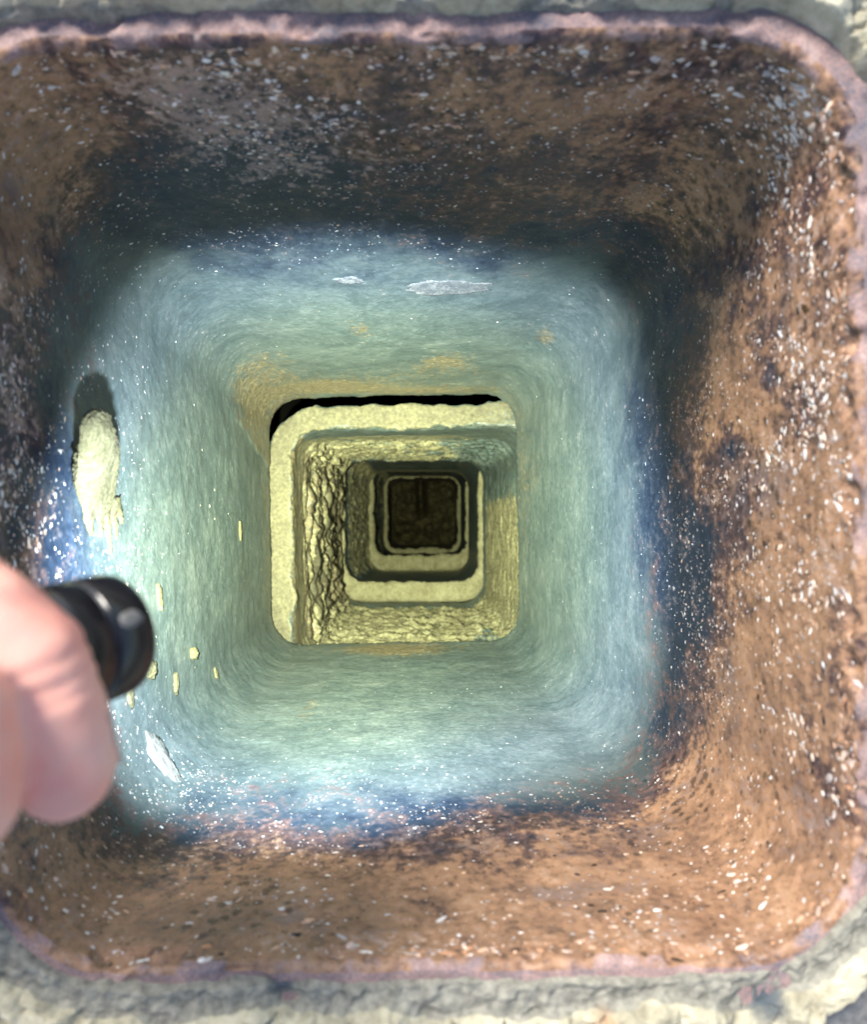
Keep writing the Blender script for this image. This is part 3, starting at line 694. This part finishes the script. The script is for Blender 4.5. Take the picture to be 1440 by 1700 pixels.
tag(blobo, 'flat cream mortar blob with torn dripping tail stuck on the left wall', 'mortar')
c_, n_, t_ = on_wall(264, 1260)
flake = scab('mortar_flake', c_ + n_ * 0.0012, n_, on_wall(288, 1296)[0] - on_wall(243, 1222)[0], 0.036, 0.0165, 0.0030, PALE, seed=33, rings=8, K=48)
tag(flake, 'thin pale sliver of mortar with torn edge in the lower left corner', 'mortar flake')
crumbs = [(318, 1086, 0.0040, 0.0034, 'small dark-edged mortar crumb well right of the flashlight, farthest from the hand', 0.0045),
          (247, 1110, 0.0056, 0.0060, 'gritty tan mortar crumb peeking out below the flashlight head', 0.0035),
          (263, 990, 0.0075, 0.0028, 'slim tan mortar streak just right of the flashlight tip', 0.0015),
          (291, 1135, 0.0068, 0.0026, 'thin upright mortar streak between the tan crumb and the pale sliver', 0.0020),
          (215, 1148, 0.0075, 0.0040, 'whitish mortar smear touching the underside of the flashlight head', 0.0015),
          (357, 1118, 0.0042, 0.0030, 'pale mortar fleck right of the others near the dark joint', 0.0015),
          (398, 880, 0.0090, 0.0030, 'pale yellow mortar streak high on the left wall beside the dark joint', 0.0015)]
for k, (px, py, a, b, lab, t) in enumerate(crumbs):
    c_, n_, t_ = on_wall(px, py)
    o = scab('mortar_crumb', c_ + n_ * 0.0004, n_, t_, a * 2, b * 2, t, BLOBM, seed=40 + k, rings=8, K=30)
    tag(o, lab, 'mortar crumb', 'mortar crumbs on the left wall')

# ------------------------------------------------------------------ flashlight
H = at(199, 1050, 0.168)                                # centre of the front bezel
axis = Vector((math.sin(R(30)), 0.10, -math.cos(R(30)))).normalized()
fl = empty('flashlight', H); tag(fl, 'small black metal flashlight pointing down into the flue, held by the hand', 'flashlight')
q = axis.to_track_quat('Z', 'Y').to_matrix().to_4x4()   # local +Z is the beam
def lathe(name, prof, mat, n=72, tint=None):
    V, Fc = [], []
    for (r, z) in prof:
        for k in range(n):
            a = 2 * math.pi * k / n; V.append(H + (q @ Vector((r * math.cos(a), r * math.sin(a), z))))
    for j in range(len(prof) - 1):
        for k in range(n):
            k2 = (k + 1) % n; Fc.append((j * n + k, j * n + k2, (j + 1) * n + k2, (j + 1) * n + k))
    o = mesh_obj(name, np.array([tuple(v) for v in V]), Fc, mat, fl)
    return o
r0 = 0.0142
lathe('head', [(0.0085, -0.001), (r0 - 0.003, 0.0), (r0 - 0.0012, -0.0004), (r0 - 0.0003, -0.0016), (r0, -0.0035), (r0, -0.0098), (r0 - 0.0002, -0.0102), (r0 - 0.0008, -0.0104),
               (r0 - 0.0008, -0.0112), (r0 - 0.0002, -0.0114), (r0, -0.0118), (r0, -0.0175), (r0 - 0.0001, -0.0182), (r0 - 0.0007, -0.0185), (r0 - 0.0007, -0.0200), (r0 - 0.0001, -0.0203), (r0 - 0.0003, -0.026), (0.0112, -0.031)], BLACK)
lathe('groove_ring', [(r0 - 0.0006, -0.01055), (r0 - 0.0003, -0.0107), (r0 - 0.0003, -0.0110), (r0 - 0.0006, -0.01115)], STEEL)
lathe('groove_ring', [(r0 - 0.0006, -0.0188), (r0 - 0.0004, -0.0190), (r0 - 0.0004, -0.0195), (r0 - 0.0006, -0.0197)], STEEL)
lathe('body', [(0.0112, -0.030), (0.0110, -0.034)] + [(0.0110 + (0.0004 if k % 2 else 0), -0.036 - 0.0016 * k) for k in range(28)] + [(0.0112, -0.083), (0.0112, -0.088)], BLACK)
lathe('tail_cap', [(0.0112, -0.0875), (0.0118, -0.0885), (0.0118, -0.100), (0.0108, -0.1015), (0.006, -0.102), (0.006, -0.1035), (0.0004, -0.104)], BLACK)
LENS = bpy.data.materials.new('lit_lens'); LENS.use_nodes = True
LENS.node_tree.nodes['Principled BSDF'].inputs['Emission Color'].default_value = (0.9, 1, 0.92, 1)
LENS.node_tree.nodes['Principled BSDF'].inputs['Emission Strength'].default_value = 20
lathe('lens', [(0.0104, -0.0007), (0.006, -0.0008), (0.0003, -0.0008)], LENS)
# pale worn mark on the head
mk_dir = q @ Vector((1, 0, 0))
tocam = (Vector((0, 0, CAM_Z)) - H).normalized(); side = (tocam - axis * tocam.dot(axis)).normalized(); across = axis.cross(side)
dmk = (side * 0.95 + across * -0.15).normalized()
wm = scab('worn_mark', H + dmk * (r0 - 0.0002) - axis * 0.0062, dmk, axis, 0.0058, 0.0040, 0.0003, mat_plain('worn_grey_mark', (0.16, 0.16, 0.155), 0.5), fl, seed=77, rings=4, K=14)
# the beam: a cool spill and a warmer greenish core, both leaving the lens
def beam(name, power, half, blend, col, aim, rad):
    l = bpy.data.lights.new(name, 'SPOT'); l.energy = power; l.spot_size = 2 * R(half); l.spot_blend = blend; l.color = col; l.shadow_soft_size = rad
    o = bpy.data.objects.new(name, l); COL.objects.link(o); o.location = H + axis * 0.002
    o.rotation_euler = (Vector(aim) - o.location).to_track_quat('-Z', 'Y').to_euler()
    o.parent = fl; o.matrix_parent_inverse = Matrix.Translation(-H)
    return o
beam('beam_spill', LAMP_SPILL, 42, 0.55, (0.78, 0.92, 1.0), H + Vector((0.014, 0.003, -0.30)), 0.004)
beam('beam_mid', LAMP_MID, 31, 1.0, (0.93, 1.0, 0.46), H + Vector((0.012, 0.006, -0.30)), 0.004)
beam('beam_core', LAMP_CORE, 19, 1.0, (0.96, 1.0, 0.54), at(690, 875, 1.6), 0.004)

# ------------------------------------------------------------------ hand
def A(px, py, d): return at(px, py, d)
r = 0.0098
hand = lump_mesh('person', [
    # index finger: from the knuckle out of frame, over the flashlight, tip turned down the picture
    [(A(-330, 905, 0.130), 0.0112), (A(-150, 950, 0.129), 0.0108), (A(-34, 1032, 0.129), 0.0108), (A(42, 1098, 0.131), 0.0106), (A(68, 1140, 0.132), 0.0098), (A(80, 1165, 0.132), 0.0093), (A(94, 1215, 0.134), 0.0098), (A(106, 1262, 0.136), 0.0097), (A(108, 1282, 0.136), 0.0088)],
    # middle finger beside it
    [(A(-420, 1090, 0.121), 0.0110), (A(-230, 1115, 0.117), 0.0106), (A(-96, 1185, 0.116), 0.0104), (A(-72, 1270, 0.117), 0.0096), (A(-70, 1335, 0.118), 0.0092)],
    # ring and little finger
    [(A(-520, 1250, 0.122), 0.0110), (A(-320, 1270, 0.120), 0.0105), (A(-220, 1340, 0.121), 0.0098), (A(-200, 1430, 0.124), 0.0088)],
    [(A(-620, 1400, 0.122), 0.0098), (A(-450, 1430, 0.120), 0.0092), (A(-370, 1490, 0.121), 0.0085), (A(-350, 1560, 0.124), 0.0076)],
    # thumb, under the flashlight
    [(A(-520, 980, 0.150), 0.0160), (A(-270, 960, 0.163), 0.0135), (A(-120, 985, 0.176), 0.0112), (A(-45, 1010, 0.186), 0.0098)],
    # palm, wrist and forearm
    [(A(-330, 905, 0.130), 0.0114), (A(-700, 1000, 0.130), 0.0170), (A(-900, 1100, 0.130), 0.0230)],
    [(A(-420, 1090, 0.121), 0.0118), (A(-700, 1100, 0.128), 0.0170), (A(-900, 1120, 0.130), 0.0230)],
    [(A(-520, 1250, 0.122), 0.0115), (A(-750, 1200, 0.128), 0.0160), (A(-920, 1140, 0.130), 0.0220)],
    [(A(-620, 1400, 0.122), 0.0105), (A(-800, 1290, 0.128), 0.0150), (A(-940, 1160, 0.130), 0.0220)],
    [(A(-520, 980, 0.150), 0.0160), (A(-760, 1050, 0.138), 0.0180), (A(-900, 1110, 0.130), 0.0230)],
    [(A(-900, 1110, 0.130), 0.0250), (A(-1250, 1160, 0.128), 0.0265), (A(-1900, 1250, 0.125), 0.0330), (A(-2700, 1350, 0.122), 0.0400)]],
    SKIN, 0.0009, 0.0004, 131, 60, smooth=8)
tag(hand, "person's bare hand with bent fingers gripping the black flashlight", 'person')
# skin creases across the finger joints
hm = hand.data; nv = len(hm.vertices)
hco = np.zeros(nv * 3, np.float32); hm.vertices.foreach_get('co', hco); hco = hco.reshape(-1, 3).astype(float)
hno = np.zeros(nv * 3, np.float32); hm.vertices.foreach_get('normal', hno); hno = hno.reshape(-1, 3)
for c0, c1, offs in [(A(62, 1130, 0.132), A(94, 1215, 0.134), (0.0, 0.0028, -0.004)), (A(-150, 950, 0.129), A(-34, 1032, 0.129), (0.010, 0.0125)),
                     (A(-96, 1185, 0.116), A(-72, 1270, 0.117), (0.002, 0.0045)), (A(-230, 1340, 0.121), A(-200, 1430, 0.124), (0.002, 0.0045))]:
    ax_ = np.array((c1 - c0).normalized()); rel = hco - np.array(c0); al = rel @ ax_
    near = np.linalg.norm(rel - al[:, None] * ax_, axis=1) < 0.0135
    for o_ in offs:
        wob = 0.0007 * fbm(hco, 150, 2, 140)
        hco -= hno * (0.00032 * np.exp(-((al + wob - o_) / 0.0010) ** 2) * near)[:, None]
hm.vertices.foreach_set('co', hco.astype(np.float32).ravel()); hm.update()
def nail(tip, back, up):
    """curved nail plate lying on the finger's back near its tip"""
    d = (tip - back).normalized(); up = (up - d * up.dot(d)).normalized(); sd_ = d.cross(up); V = []; Fc = []
    for j in range(9):
        for i in range(9):
            u = i / 8 - 0.5; w = j / 8
            a = u * 1.7; rr = 0.0096
            rowin = 1 - 0.35 * max(0, w - 0.6) ** 1.2
            V.append(tip - d * (0.009 - 0.013 * w * (1 - 0.5 * u * u)) + up * (rr * math.cos(a * rowin) - 0.0003) + sd_ * (rr * math.sin(a * rowin)))
    for j in range(8):
        for i in range(8): Fc.append((j * 9 + i, j * 9 + i + 1, (j + 1) * 9 + i + 1, (j + 1) * 9 + i))
    o = mesh_obj('fingernail', np.array([tuple(v) for v in V]), Fc, NAIL, hand)
    so = o.modifiers.new('t', 'SOLIDIFY'); so.thickness = 0.0006; so.offset = 0
    return o
nail(A(108, 1268, 0.136), A(96, 1220, 0.134), Vector((0.5, -0.1, -0.95)))
